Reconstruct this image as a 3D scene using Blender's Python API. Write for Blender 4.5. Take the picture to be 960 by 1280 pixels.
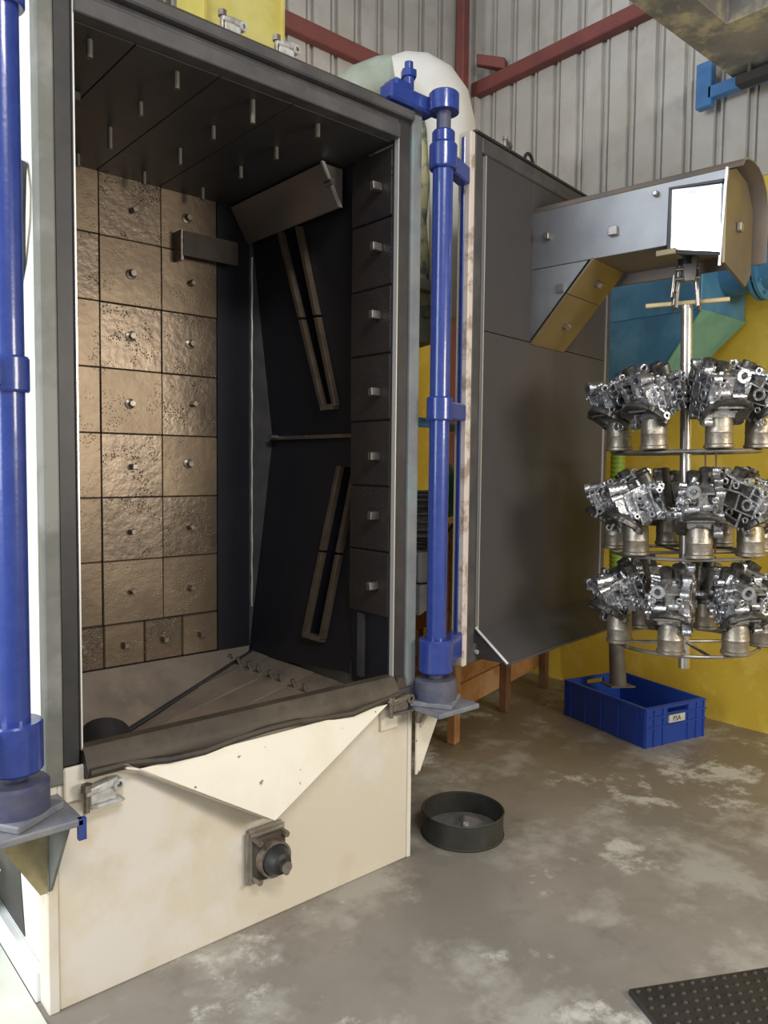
import bpy, bmesh, math, random
from mathutils import Vector, Matrix
SC = bpy.context.scene
COL = SC.collection
for o in list(bpy.data.objects):
    bpy.data.objects.remove(o)

# ------------------------------------------------------------------ camera
F_PX, YAW, PITCH, ROLL = 960.99, 0.7183, 0.0595, 0.0104
CAM_POS = Vector((-0.6646, -2.1662, 1.55))
fw = Vector((math.sin(YAW) * math.cos(PITCH), math.cos(YAW) * math.cos(PITCH), -math.sin(PITCH)))
rt = Vector((math.cos(YAW), -math.sin(YAW), 0))
up = rt.cross(fw)
r2 = math.cos(ROLL) * rt + math.sin(ROLL) * up
u2 = -math.sin(ROLL) * rt + math.cos(ROLL) * up
cd = bpy.data.cameras.new('camera')
cam = bpy.data.objects.new('camera', cd)
COL.objects.link(cam)
M = Matrix((r2, u2, -fw)).transposed().to_4x4()
M.translation = CAM_POS
cam.matrix_world = M
cd.sensor_fit = 'AUTO'
cd.sensor_width = 36
cd.lens = 36 * F_PX / 1280
cd.clip_start = 0.02
SC.camera = cam

# ------------------------------------------------------------------ world, lamps, exposure
w = bpy.data.worlds.new('world')
SC.world = w
w.use_nodes = True
bgn = w.node_tree.nodes['Background']
bgn.inputs[0].default_value = (0.93, 0.96, 1.0, 1)
bgn.inputs[1].default_value = 0.43


def area(name, loc, target, sx, sy, power, col):
    l = bpy.data.lights.new(name, 'AREA')
    l.shape = 'RECTANGLE'
    l.size, l.size_y, l.energy, l.color = sx, sy, power, col
    o = bpy.data.objects.new(name, l)
    COL.objects.link(o)
    o.location = loc
    o.rotation_euler = (Vector(target) - Vector(loc)).to_track_quat('-Z', 'Y').to_euler()
    return o


# daylight through the shed's open side, to the left
area('daylight_opening', (-4.6, 0.3, 3.0), (0.5, 0.3, 2.0), 3.6, 3.4, 330, (0.86, 0.93, 1.0))
# shed lamps behind the photographer
area('shed_lamp', (2.15, -4.3, 2.25), (0.7, 0.6, 1.4), 1.3, 0.9, 88, (1.0, 0.92, 0.80))
area('shed_lamp', (-0.6, -4.4, 4.8), (1.2, -0.4, 0.4), 1.8, 0.6, 120, (1.0, 0.96, 0.90))

vs = SC.view_settings
SC.display_settings.display_device = 'sRGB'
vs.view_transform = 'Standard'
vs.look = 'None'
vs.gamma = 1
vs.use_curve_mapping = False
vs.exposure = 0.22


# ------------------------------------------------------------------ materials
def mat(name, c, rough=0.5, metal=0.0, c2=None, vs_=4.0, lo=0.4, hi=0.65, bump=0.0, bs=40.0, c3=None, s3=1.2, lo3=.5, hi3=.62, coat=0.0, spec=None, pits=0.0):
    """principled with up to two noise overlays (paint wear, dirt) and fine relief"""
    m = bpy.data.materials.new(name)
    m.use_nodes = True
    nt = m.node_tree
    N, L = nt.nodes, nt.links
    b = N['Principled BSDF']
    b.inputs['Roughness'].default_value = rough
    b.inputs['Metallic'].default_value = metal
    b.inputs['Base Color'].default_value = (*c, 1)
    if coat:
        b.inputs['Coat Weight'].default_value = coat
    if spec is not None:
        b.inputs['Specular IOR Level'].default_value = spec
    if c2 or bump or c3:
        tc = N.new('ShaderNodeTexCoord')
        oi = N.new('ShaderNodeObjectInfo')
        mu = N.new('ShaderNodeMath'); mu.operation = 'MULTIPLY'; mu.inputs[1].default_value = 37.0
        L.new(oi.outputs['Random'], mu.inputs[0])
        ad = N.new('ShaderNodeVectorMath'); ad.operation = 'ADD'
        L.new(tc.outputs['Object'], ad.inputs[0]); L.new(mu.outputs[0], ad.inputs[1])
    prev = None
    for cc, sc_, a, z in ((c2, vs_, lo, hi), (c3, s3, lo3, hi3)):
        if not cc:
            continue
        n = N.new('ShaderNodeTexNoise'); n.inputs['Scale'].default_value = sc_; n.inputs['Detail'].default_value = 7
        n.inputs['Roughness'].default_value = .62
        L.new(ad.outputs[0], n.inputs['Vector'])
        mr = N.new('ShaderNodeMapRange'); mr.inputs[1].default_value = a; mr.inputs[2].default_value = z
        L.new(n.outputs[0], mr.inputs[0])
        mx = N.new('ShaderNodeMix'); mx.data_type = 'RGBA'
        L.new(mr.outputs[0], mx.inputs[0])
        if prev:
            L.new(prev, mx.inputs[6])
        else:
            mx.inputs[6].default_value = (*c, 1)
        mx.inputs[7].default_value = (*cc, 1)
        prev = mx.outputs[2]
    if prev:
        L.new(prev, b.inputs['Base Color'])
    if bump:
        n = N.new('ShaderNodeTexNoise'); n.inputs['Scale'].default_value = bs; n.inputs['Detail'].default_value = 4
        L.new(ad.outputs[0], n.inputs['Vector'])
        bp = N.new('ShaderNodeBump'); bp.inputs['Strength'].default_value = bump; bp.inputs['Distance'].default_value = .006
        L.new(n.outputs[0], bp.inputs['Height']); L.new(bp.outputs[0], b.inputs['Normal'])
        if pits:      # scattered shot pits, denser in patches
            v = N.new('ShaderNodeTexVoronoi'); v.inputs['Scale'].default_value = 95
            L.new(ad.outputs[0], v.inputs['Vector'])
            a1 = N.new('ShaderNodeMapRange'); a1.inputs[1].default_value = .12; a1.inputs[2].default_value = .34
            L.new(v.outputs['Distance'], a1.inputs[0])
            pn = N.new('ShaderNodeTexNoise'); pn.inputs['Scale'].default_value = 11; pn.inputs['Detail'].default_value = 5
            L.new(ad.outputs[0], pn.inputs['Vector'])
            a2 = N.new('ShaderNodeMapRange'); a2.inputs[1].default_value = .50; a2.inputs[2].default_value = .62
            L.new(pn.outputs[0], a2.inputs[0])
            iv = N.new('ShaderNodeMath'); iv.operation = 'SUBTRACT'; iv.inputs[0].default_value = 1
            L.new(a1.outputs[0], iv.inputs[1])
            mm = N.new('ShaderNodeMath'); mm.operation = 'MULTIPLY'
            L.new(iv.outputs[0], mm.inputs[0]); L.new(a2.outputs[0], mm.inputs[1])
            b2 = N.new('ShaderNodeBump'); b2.invert = True; b2.inputs['Strength'].default_value = pits; b2.inputs['Distance'].default_value = .004
            L.new(mm.outputs[0], b2.inputs['Height']); L.new(bp.outputs[0], b2.inputs['Normal']); L.new(b2.outputs[0], b.inputs['Normal'])
    return m


BLUE = mat('blue_enamel', (.020, .042, .22), .26, c2=(.028, .055, .25), vs_=20, bump=.08, bs=60, coat=.3)
BLUED = mat('dusty_blue_enamel', (.055, .06, .12), .5, c2=(.11, .11, .125), vs_=9, bump=.1, bs=60)
DUSTB = mat('blue_grey_dusty_steel', (.21, .21, .22), .6, c2=(.13, .14, .18), vs_=14, bump=.15)
CREAM = mat('cream_paint', (.66, .60, .49), .5, c2=(.55, .46, .31), vs_=2.2, lo=.5, hi=.75, c3=(.70, .66, .6), s3=3, bump=.04, bs=25)
CREAML = mat('pale_cream_plate', (.76, .72, .62), .42, c2=(.70, .65, .54), vs_=5, c3=(.12, .10, .08), s3=30, lo3=.66, hi3=.69)
WHITE = mat('white_paint', (.83, .84, .82), .45, c2=(.76, .78, .76), vs_=3)
FRAME = mat('dark_steel_frame', (.058, .057, .062), .5, .2, c2=(.09, .087, .088), vs_=7, bump=.1)
FRAMEP = mat('grey_green_worn_paint', (.165, .17, .15), .6, c2=(.115, .12, .11), vs_=6, c3=(.24, .245, .225), s3=3, bump=.15)
FRAMEB = mat('pale_blue_grey_paint', (.19, .195, .195), .55, c2=(.14, .15, .155), vs_=8, c3=(.17, .23, .235), s3=3, bump=.12)
RUBBER = mat('black_rubber', (.02, .02, .022), .45, c2=(.035, .032, .032), vs_=8)
SEALB = mat('brown_seal', (.026, .022, .021), .5, c2=(.04, .035, .033), vs_=8)
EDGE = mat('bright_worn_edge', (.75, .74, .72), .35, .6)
SILL = mat('brown_dusty_steel', (.042, .033, .024), .6, .1, c2=(.085, .068, .048), vs_=6, c3=(.025, .021, .019), s3=3, bump=.15, bs=30)
TILE = mat('manganese_tile', (.25, .19, .13), .42, .72, c2=(.18, .135, .092), vs_=4, lo=.36, hi=.64, bump=.22, bs=26, pits=.3)
TILE2 = mat('pitted_tile', (.225, .175, .128), .35, .75, c2=(.155, .12, .088), vs_=5, bump=.3, bs=34, pits=.7)
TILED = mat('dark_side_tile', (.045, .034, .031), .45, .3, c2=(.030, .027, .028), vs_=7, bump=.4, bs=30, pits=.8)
LINER = mat('black_liner', (.012, .013, .020), .45, .1, c2=(.016, .016, .023), vs_=5)
CEILP = mat('charcoal_roof_plate', (.06, .056, .056), .45, .25, c2=(.045, .043, .048), vs_=3)
STUD = mat('dull_stud', (.16, .145, .12), .5, .5)
STEEL = mat('bare_steel', (.42, .40, .38), .32, .9, c2=(.3, .27, .24), vs_=20)
BOLT = mat('worn_bolt', (.32, .28, .24), .38, .8, c2=(.2, .17, .14), vs_=50)
PANEL = mat('charcoal_door_liner', (.060, .055, .056), .62, 0, c2=(.052, .048, .05), vs_=2, spec=.3)
ARMP = mat('blue_grey_arm_steel', (.30, .31, .32), .42, .55, c2=(.24, .245, .26), vs_=3)
TAN = mat('yellow_reflection_steel', (.215, .17, .095), .42, .45, c2=(.175, .135, .08), vs_=5)  # plain steel with the yellow wall's reflection put into its colour
TANB = mat('brown_arm_cover', (.26, .205, .16), .45, .3, c2=(.2, .18, .17), vs_=5)
SHINY = mat('polished_plate', (.93, .93, .93), .22, .85, bump=.25, bs=9)
CREAMS = mat('pinkish_primer_edge', (.62, .54, .48), .55, c2=(.35, .26, .2), vs_=12, lo=.5, hi=.6)
CAST = mat('cast_aluminium', (.58, .58, .59), .27, .92, c2=(.15, .15, .155), vs_=18, lo=.5, hi=.68, bump=.5, bs=90)
CASTD = mat('dark_cast_aluminium', (.15, .14, .125), .40, .85, c2=(.08, .075, .07), vs_=18, bump=.5, bs=80)
SLEEVE = mat('dull_sleeve', (.36, .32, .26), .42, .8, c2=(.22, .19, .15), vs_=16, bump=.35, bs=60)
TUBE = mat('satin_tube', (.62, .59, .54), .28, .9, c2=(.5, .46, .42), vs_=10)
BAR = mat('straw_bar', (.52, .40, .22), .5, .2)
WOOD = mat('raw_timber', (.48, .24, .095), .6, c2=(.34, .155, .06), vs_=7, c3=(.55, .33, .17), s3=4)
WOODP = mat('dark_timber_post', (.20, .10, .05), .65, c2=(.13, .06, .03), vs_=9)
YEL = mat('yellow_wall_paint', (.66, .46, .045), .62, c2=(.58, .39, .035), vs_=1.6, c3=(.70, .50, .08), s3=5, bump=.06, bs=18)
YELD = mat('yellow_machine_paint', (.50, .42, .09), .55, c2=(.42, .35, .08), vs_=2.5, c3=(.56, .50, .16), s3=2)
CLAD = mat('zinc_cladding', (.50, .475, .44), .5, .1, c2=(.42, .395, .36), vs_=1.5, c3=(.40, .37, .31), s3=7, lo3=.5, hi3=.75)
REDP = mat('red_oxide', (.20, .055, .045), .6, c2=(.15, .045, .04), vs_=6)
CRATE = mat('blue_crate_plastic', (.016, .055, .32), .42, c2=(.02, .065, .36), vs_=6)
DUCT = mat('turquoise_paint', (.06, .205, .36), .5, c2=(.05, .165, .30), vs_=4, c3=(.09, .25, .39), s3=3)
DUCTG = mat('sea_green_face', (.17, .36, .28), .5, c2=(.12, .29, .23), vs_=7)  # greener, paler tone for the hopper's sloping face
HOSE = mat('lime_hose', (.22, .34, .03), .4)
HOSED = mat('dark_hose_rib', (.04, .06, .02), .5)
GREYT = mat('grey_brown_tube', (.14, .12, .10), .6, c2=(.09, .08, .07), vs_=12)
CONC = mat('stained_concrete', (.30, .28, .24), .85, c2=(.17, .165, .155), vs_=3, c3=(.52, .46, .30), s3=5, lo3=.52, hi3=.66, bump=.5, bs=12)
NAVY = mat('navy_sheet', (.012, .013, .05), .5)
SKYB = mat('bright_blue_paint', (.06, .20, .46), .45, c2=(.05, .16, .38), vs_=8)
DARKB = mat('dark_brown_steel', (.03, .025, .025), .6)
ELBOW = mat('off_white_duct', (.74, .72, .68), .5, c2=(.66, .64, .58), vs_=3)
ELBOWG = mat('sage_duct', (.38, .42, .35), .5, c2=(.30, .33, .27), vs_=6)
DIRTY = mat('dirty_yellow_canvas', (.40, .38, .22), .7, c2=(.10, .12, .10), vs_=7, lo=.48, hi=.58, bump=.3)
MOTOR = mat('grey_motor', (.20, .22, .21), .5, c2=(.13, .14, .14), vs_=9)
MOTORB = mat('pale_terminal_box', (.46, .50, .53), .5, c2=(.36, .40, .43), vs_=8)
GREEN = mat('green_cowl', (.03, .14, .11), .5)
CABLE = mat('cable_black', (.035, .035, .04), .5)
PAN = mat('olive_grey_pan', (.062, .062, .052), .42, .5, c2=(.045, .044, .04), vs_=9, bump=.1)
DUST = mat('grey_shot_dust', (.15, .14, .13), .8, c2=(.11, .105, .1), vs_=25, bump=.4, bs=150)
MATM = mat('black_studded_rubber', (.022, .020, .019), .5, c2=(.035, .03, .027), vs_=8)
MATD = mat('stud_rubber', (.045, .038, .034), .4)
OLIVE = mat('olive_stained_plate', (.36, .31, .18), .55, c2=(.24, .20, .09), vs_=9)
BEIGE = mat('grey_beige_plate', (.34, .31, .26), .5, .2, c2=(.22, .19, .16), vs_=14)
LABELW = mat('label_paper', (.62, .64, .55), .6, c2=(.5, .5, .46), vs_=60)
INK = mat('label_ink', (.02, .02, .03), .6)
HOPP = mat('dusty_hopper_plate', (.28, .235, .195), .48, .3, c2=(.20, .17, .145), vs_=4, c3=(.34, .27, .215), s3=2.5)
SLOT = mat('slot_strip', (.16, .12, .085), .45, .4, c2=(.11, .085, .06), vs_=14)
PALEG = mat('daylit_floor_and_ledge_green', (.66, .68, .62), .5, c2=(.58, .61, .55), vs_=3, c3=(.72, .73, .69), s3=5)  # daylight on the floor put into this pale colour; side ledge shares it


def floor_material():
    m = bpy.data.materials.new('worn_concrete_floor')
    m.use_nodes = True
    N, L = m.node_tree.nodes, m.node_tree.links
    b = N['Principled BSDF']
    tc = N.new('ShaderNodeTexCoord')

    def noise(s, d=8, r=.6, off=0):
        n = N.new('ShaderNodeTexNoise'); n.inputs['Scale'].default_value = s; n.inputs['Detail'].default_value = d; n.inputs['Roughness'].default_value = r
        mp = N.new('ShaderNodeMapping'); mp.inputs['Location'].default_value = (off, off * .7, 0)
        L.new(tc.outputs['Object'], mp.inputs[0]); L.new(mp.outputs[0], n.inputs['Vector'])
        return n.outputs[0]

    def rng(x, a, z, o=1.0):
        mr = N.new('ShaderNodeMapRange'); mr.inputs[1].default_value = a; mr.inputs[2].default_value = z; mr.inputs[4].default_value = o
        L.new(x, mr.inputs[0]); return mr.outputs[0]

    def mix(f, a, c):
        x = N.new('ShaderNodeMix'); x.data_type = 'RGBA'
        L.new(f, x.inputs[0])
        if isinstance(a, tuple): x.inputs[6].default_value = (*a, 1)
        else: L.new(a, x.inputs[6])
        x.inputs[7].default_value = (*c, 1)
        return x.outputs[2]
    c = mix(rng(noise(1.1, 6), .38, .62), (.275, .247, .215), (.20, .182, .16))
    # browner ground towards the yellow wall
    gx = N.new('ShaderNodeSeparateXYZ'); L.new(tc.outputs['Object'], gx.inputs[0])
    sm = N.new('ShaderNodeMath'); sm.operation = 'MULTIPLY_ADD'; sm.inputs[1].default_value = .9
    L.new(gx.outputs[1], sm.inputs[0]); L.new(gx.outputs[0], sm.inputs[2])
    ns = N.new('ShaderNodeMath'); ns.operation = 'MULTIPLY_ADD'; ns.inputs[1].default_value = 1.6
    L.new(noise(1.6, 6, .6, 9), ns.inputs[0]); L.new(sm.outputs[0], ns.inputs[2])
    c = mix(rng(ns.outputs[0], 2.5, 3.9, .85), c, (.21, .165, .105))
    c = mix(rng(noise(2.3, 9, .7, 4), .50, .62, .7), c, (.40, .385, .345))
    c = mix(rng(noise(1.5, 9, .72, 21), .56, .615, .9), c, (.53, .52, .47))
    c = mix(rng(noise(5, 8, .7, 2), .55, .72, .6), c, (.15, .135, .115))
    L.new(c, b.inputs['Base Color'])
    L.new(rng(noise(3, 6, .6, 7), .3, .7, .6), b.inputs['Roughness'])
    rr = N.new('ShaderNodeMath'); rr.operation = 'ADD'; rr.inputs[1].default_value = .28
    L.new(rng(noise(3, 6, .6, 7), .3, .7, .4), rr.inputs[0]); L.new(rr.outputs[0], b.inputs['Roughness'])
    bp = N.new('ShaderNodeBump'); bp.inputs['Strength'].default_value = .25; bp.inputs['Distance'].default_value = .004
    L.new(noise(14, 6, .6, 3), bp.inputs['Height']); L.new(bp.outputs[0], b.inputs['Normal'])
    return m


FLOOR = floor_material()

# ------------------------------------------------------------------ mesh helpers
ROOTM = {}          # world matrix of each thing


class MB:
    def __init__(s):
        s.v, s.f = [], []

    def add(s, vs_, fs, X=None):
        n = len(s.v)
        s.v += [(X @ Vector(p)) if X else Vector(p) for p in vs_]
        s.f += [tuple(i + n for i in f) for f in fs]
        return s

    def hexa(s, p, X=None):
        return s.add(p, [(0, 3, 2, 1), (4, 5, 6, 7), (0, 1, 5, 4), (1, 2, 6, 5), (2, 3, 7, 6), (3, 0, 4, 7)], X)

    def box(s, x0, x1, y0, y1, z0, z1, X=None):
        return s.hexa([(x0, y0, z0), (x1, y0, z0), (x1, y1, z0), (x0, y1, z0), (x0, y0, z1), (x1, y0, z1), (x1, y1, z1), (x0, y1, z1)], X)

    def cbox(s, c, d, X=None):
        return s.box(c[0] - d[0] / 2, c[0] + d[0] / 2, c[1] - d[1] / 2, c[1] + d[1] / 2, c[2] - d[2] / 2, c[2] + d[2] / 2, X)

    def prism(s, poly, vec, X=None):
        vec = Vector(vec)
        n = len(poly)
        a = [Vector(p) for p in poly]
        return s.add(a + [p + vec for p in a], [tuple(range(n))[::-1], tuple(range(n, 2 * n))] + [(i, (i + 1) % n, n + (i + 1) % n, n + i) for i in range(n)], X)

    def lathe(s, prof, p0=(0, 0, 0), ax=(0, 0, 1), n=20, X=None, closed=False):
        """prof: (radius, height) along axis; ends at radius 0 close by themselves"""
        q = Vector(ax).normalized().to_track_quat('Z', 'Y').to_matrix()
        p0 = Vector(p0)
        vs_, rings = [], []
        for r, h in prof:
            if r < 1e-6:
                rings.append([len(vs_)]); vs_.append(p0 + q @ Vector((0, 0, h)))
            else:
                k = len(vs_)
                vs_ += [p0 + q @ Vector((r * math.cos(2 * math.pi * i / n), r * math.sin(2 * math.pi * i / n), h)) for i in range(n)]
                rings.append(list(range(k, k + n)))
        fs = []
        pairs = list(zip(rings, rings[1:])) + ([(rings[-1], rings[0])] if closed else [])
        for a, b in pairs:
            for i in range(n):
                j = (i + 1) % n
                if len(a) == 1 and len(b) == 1: continue
                if len(a) == 1: fs.append((a[0], b[i], b[j]))
                elif len(b) == 1: fs.append((a[i], b[0], a[j]))
                else: fs.append((a[i], a[j], b[j], b[i]))
        return s.add(vs_, fs, X)

    def cyl(s, a, b, r, r1=None, n=16, X=None):
        a, b = Vector(a), Vector(b)
        h = (b - a).length
        r1 = r if r1 is None else r1
        return s.lathe([(0, 0), (r, 0), (r1, h), (0, h)], a, b - a, n, X)

    def ringtube(s, a, b, ro, ri, n=16, X=None):
        a, b = Vector(a), Vector(b)
        h = (b - a).length
        return s.lathe([(ri, 0), (ro, 0), (ro, h), (ri, h)], a, b - a, n, X, True)

    def tube(s, pts, r, n=10, X=None, cap=True):
        pts = [Vector(p) for p in pts]
        rr = r if isinstance(r, (list, tuple)) else [r] * len(pts)
        vs_, fs = [], []
        t = (pts[1] - pts[0]).normalized()
        nrm = t.orthogonal().normalized()
        for i, p in enumerate(pts):
            t = (pts[min(i + 1, len(pts) - 1)] - pts[max(i - 1, 0)]).normalized()
            nrm = (nrm - t * nrm.dot(t)).normalized()
            b = t.cross(nrm)
            vs_ += [p + rr[i] * (nrm * math.cos(2 * math.pi * k / n) + b * math.sin(2 * math.pi * k / n)) for k in range(n)]
        for i in range(len(pts) - 1):
            for k in range(n):
                j = (k + 1) % n
                fs.append((i * n + k, i * n + j, (i + 1) * n + j, (i + 1) * n + k))
        if cap:
            fs += [tuple(range(n))[::-1], tuple(range((len(pts) - 1) * n, len(pts) * n))]
        return s.add(vs_, fs, X)

    def mesh(s, name, m, X=None, bev=0, ang=35, seg=1):
        me = bpy.data.meshes.new(name)
        me.from_pydata([(X @ p) if X else p for p in s.v], [], s.f)
        bm = bmesh.new(); bm.from_mesh(me)
        bmesh.ops.recalc_face_normals(bm, faces=bm.faces)
        if bev:
            es = [e for e in bm.edges if len(e.link_faces) == 2 and e.calc_face_angle(0) > math.radians(40)]
            bmesh.ops.bevel(bm, geom=es, offset=bev, segments=seg, affect='EDGES', clamp_overlap=True)
        for f in bm.faces: f.smooth = True
        bm.to_mesh(me); bm.free()
        me.set_sharp_from_angle(angle=math.radians(ang))
        me.materials.append(m)
        return me

    def build(s, name, m, parent=None, X=None, bev=0, ang=35, seg=1, **props):
        """link as one object; geometry is given in world space (through X if given)"""
        root = parent
        while root is not None and root.parent is not None: root = root.parent
        if root is not None:
            inv = ROOTM[root.name].inverted()
            X = inv @ X if X else inv
        me = s.mesh(name, m, X, bev, ang, seg)
        o = bpy.data.objects.new(name, me)
        COL.objects.link(o)
        o.parent = parent
        for k, v in props.items(): o[k] = v
        return o


def tag(o, label=None, cat=None, group=None, kind=None):
    if label: o['label'] = label
    if cat: o['category'] = cat
    if group: o['group'] = group
    if kind: o['kind'] = kind
    return o


def thing(name, label, cat, loc=(0, 0, 0), rotz=0, group=None, X=None):
    o = bpy.data.objects.new(name, None)
    COL.objects.link(o)
    o.empty_display_size = .1
    m = X if X is not None else Matrix.Translation(loc) @ Matrix.Rotation(rotz, 4, 'Z')
    o.matrix_world = m
    ROOTM[o.name] = m.copy()
    return tag(o, label, cat, group)


def inst(me, name, parent, loc, rot=(0, 0, 0)):
    """object sharing a mesh, placed at a local position of its parent"""
    o = bpy.data.objects.new(name, me)
    COL.objects.link(o)
    o.parent = parent
    o.location = loc
    o.rotation_euler = rot
    return o


def struct(o): o['kind'] = 'structure'; return o


T_ = Matrix.Translation
rnd = random.Random(7)

# ------------------------------------------------------------------ setting: floor, walls, overhead slab
struct(MB().box(-3.5, 4.15, -5, 2.3, -.1, 0).build('floor', FLOOR))
wr = struct(MB().box(3.97, 4.12, -4.5, 2.25, 0, 3.29).build('wall_right', YEL))
ROOTM[wr.name] = Matrix()
wb = struct(MB().box(-3, 3.97, 2.10, 2.25, 0, 3.29).build('wall_back', YEL))
ROOTM[wb.name] = Matrix()


def sheet_profile(w_, pitch=.2, d=.032):
    p = []
    n = int(round(w_ / pitch))
    for i in range(n):
        a = i * pitch
        p += [(a + pitch * t, h * d) for t, h in ((0, 0), (.60, 0), (.64, -1), (.78, -1), (.81, 0), (.87, 0), (.89, -.6), (.94, -.6), (.96, 0))]
    p.append((n * pitch, 0))
    return p


def cladding(parent, P, along, out, z0, z1, n):
    W_ = 1.0
    along, out = Vector(along), Vector(out)
    for i in range(n):
        pr = sheet_profile(W_)
        o0 = Vector(P) + along * (i * W_) - out * (.004 * (i % 2))
        f = [o0 + along * a + out * d for a, d in pr]
        bk = [p - out * .002 for p in f]
        m = MB()
        k = len(f)
        vs_ = [p + Vector((0, 0, z)) for z in (z0, z1) for p in f] + [p + Vector((0, 0, z)) for z in (z0, z1) for p in bk]
        fs = []
        for j in range(k - 1):
            fs += [(j, j + 1, k + j + 1, k + j), (2 * k + j + 1, 2 * k + j, 3 * k + j, 3 * k + j + 1)]
        m.add(vs_, fs)
        m.build('cladding_sheet', CLAD, parent, ang=20)


cladding(wr, (3.962, 2.06, 0), (0, -1, 0), (-1, 0, 0), 3.25, 6.2, 6)
cladding(wb, (3.93, 2.09, 0), (-1, 0, 0), (0, -1, 0), 3.25, 6.2, 5)
# red oxide steelwork: corner post and the girts fixed to the walls
struct(MB().box(3.705, 3.775, 1.98, 2.06, 0, 6.2).build('trim_1', REDP, bev=.006))
struct(MB().box(3.88, 3.97, -3.5, 2.06, 4.43, 4.53).build('trim_2', REDP, bev=.006))
struct(MB().box(-1, 3.71, 2.03, 2.10, 4.30, 4.41).build('trim_3', REDP, bev=.006))
struct(MB().hexa([(3.80, 1.93, 4.60), (3.88, 1.72, 4.52), (3.95, 1.75, 4.52), (3.84, 1.96, 4.60), (3.80, 1.93, 4.68), (3.88, 1.72, 4.60), (3.95, 1.75, 4.60), (3.84, 1.96, 4.68)]).build('trim_4', REDP, bev=.004))
struct(MB().box(3.90, 4.02, 2.03, 2.14, 3.25, 6.2).build('trim_5', CLAD, bev=.003))
# concrete landing overhead, with an opening closed by a navy sheet
cl = struct(MB().prism([(.6, 0, 3.83), (3.97, 0, 3.83), (3.97, -4, 3.83), (3.32, -4, 3.83), (3.32, -.235, 3.83), (.6, -.235, 3.83)], (0, 0, .12)).build('ceiling', CONC, bev=.006))
ROOTM[cl.name] = Matrix()
MB().box(.6, 3.40, -4, -.2, 3.95, 3.98).build('navy_sheet', NAVY, cl, label='navy blue sheet closing the opening in the landing')
lb = thing('ledger_beam', 'bright blue steel ledger beam with end plate under the overhead concrete landing', 'beam', (3.9, -1.0, 3.73))
MB().box(3.84, 3.90, -3.5, .12, 3.74, 3.81).build('beam', SKYB, lb, bev=.004)
MB().box(3.84, 3.90, .10, .195, 3.70, 3.96).build('end_plate', SKYB, lb, bev=.004)
MB().box(3.72, 3.80, -3.5, -.10, 3.70, 3.75).build('hanger_bar', DARKB, lb, label='dark steel bar')
MB().cyl((3.80, -.14, 3.72), (3.80, -.14, 3.83), .012).build('bolt', STEEL, lb)

# ------------------------------------------------------------------ blast cabinet
cab = thing('blast_cabinet', 'large open cream and blue shot blasting cabinet lined with brown steel tiles', 'blasting machine', (0, 0, 0))
XI0, XI1, YI1, ZI0, ZI1 = .09, 1.29, 1.06, .665, 2.75
# base
MB().box(.03, 1.365, .0, .02, 0, .665).build('front_panel', CREAM, cab, bev=.004)
MB().box(0, .03, -.004, .075, 0, .665).build('corner_post', CREAM, cab, bev=.003)
MB().box(1.365, 1.385, -.004, .05, 0, .64).build('corner_post', CREAML, cab, bev=.003)
MB().box(.015, .03, .075, 1.2, 0, .665).build('base_side_panel', WHITE, cab)
MB().box(1.36, 1.375, .05, 1.2, 0, .665).build('base_side_panel', CREAM, cab)
MB().box(.03, 1.36, 1.18, 1.2, 0, .665).build('base_back_panel', CREAM, cab)
MB().prism([(-.012, .075, 0), (-.012, 1.2, 0), (-.012, 1.2, .09), (-.012, .075, .09)], (.027, 0, 0)).build('base_rail', WHITE, cab, bev=.003)
MB().prism([(.012, .26, .10), (.012, 1.0, .10), (.012, 1.0, .40), (.012, .30, .30)], (.003, 0, 0)).build('side_opening', RUBBER, cab)
MB().prism([(-.13, .48, .09), (-.012, .46, .22), (-.012, .95, .22), (-.13, .95, .09)], (.012, 0, .012)).build('side_ledge', PALEG, cab)
# side skins and roof
MB().box(0, .02, .03, 1.2, .665, 3.0).build('side_skin', WHITE, cab)
MB().box(1.50, 1.515, .25, 1.2, .665, 2.95).build('side_skin', FRAMEB, cab)
MB().box(1.34, 1.515, .24, .255, .665, 2.95).build('side_return', FRAMEB, cab)
MB().box(0, 1.40, .03, 1.2, 2.80, 2.83).build('roof_skin', CREAM, cab)
MB().box(0, 1.45, 1.185, 1.2, .665, 2.83).build('back_skin', CREAM, cab)
# front frame: painted outer strip, dark seal channel, bright inner lip
JT = 2.86
MB().box(0, .046, -.014, .03, .655, JT).build('frame_stile', FRAMEP, cab, bev=.005)
MB().box(.046, .095, -.004, .03, .70, 2.83).build('seal_channel', RUBBER, cab, bev=.004)
MB().box(.097, .1015, -.008, .03, .74, 2.795).build('inner_lip', EDGE, cab)
MB().box(1.335, 1.385, -.02, .03, .655, JT).build('frame_stile', FRAMEB, cab, bev=.005)
MB().box(1.2775, 1.335, -.006, .03, .70, 2.83).build('seal_channel', SEALB, cab, bev=.004)
MB().box(1.2735, 1.2775, -.009, .012, .74, 2.795).build('inner_lip', EDGE, cab)
MB().box(.052, 1.335, -.035, .05, 2.825, JT).build('frame_head', FRAME, cab, bev=.005)
MB().box(.095, 1.280, -.006, .03, 2.80, 2.825).build('seal_channel', FRAME, cab, bev=.003)
MB().box(.1, 1.275, -.02, .03, 2.752, 2.80).build('inner_lip', FRAME, cab, bev=.003)
MB().box(0, 1.385, -.02, .06, 2.86, 2.875).build('frame_cap', SILL, cab, bev=.004)
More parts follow.
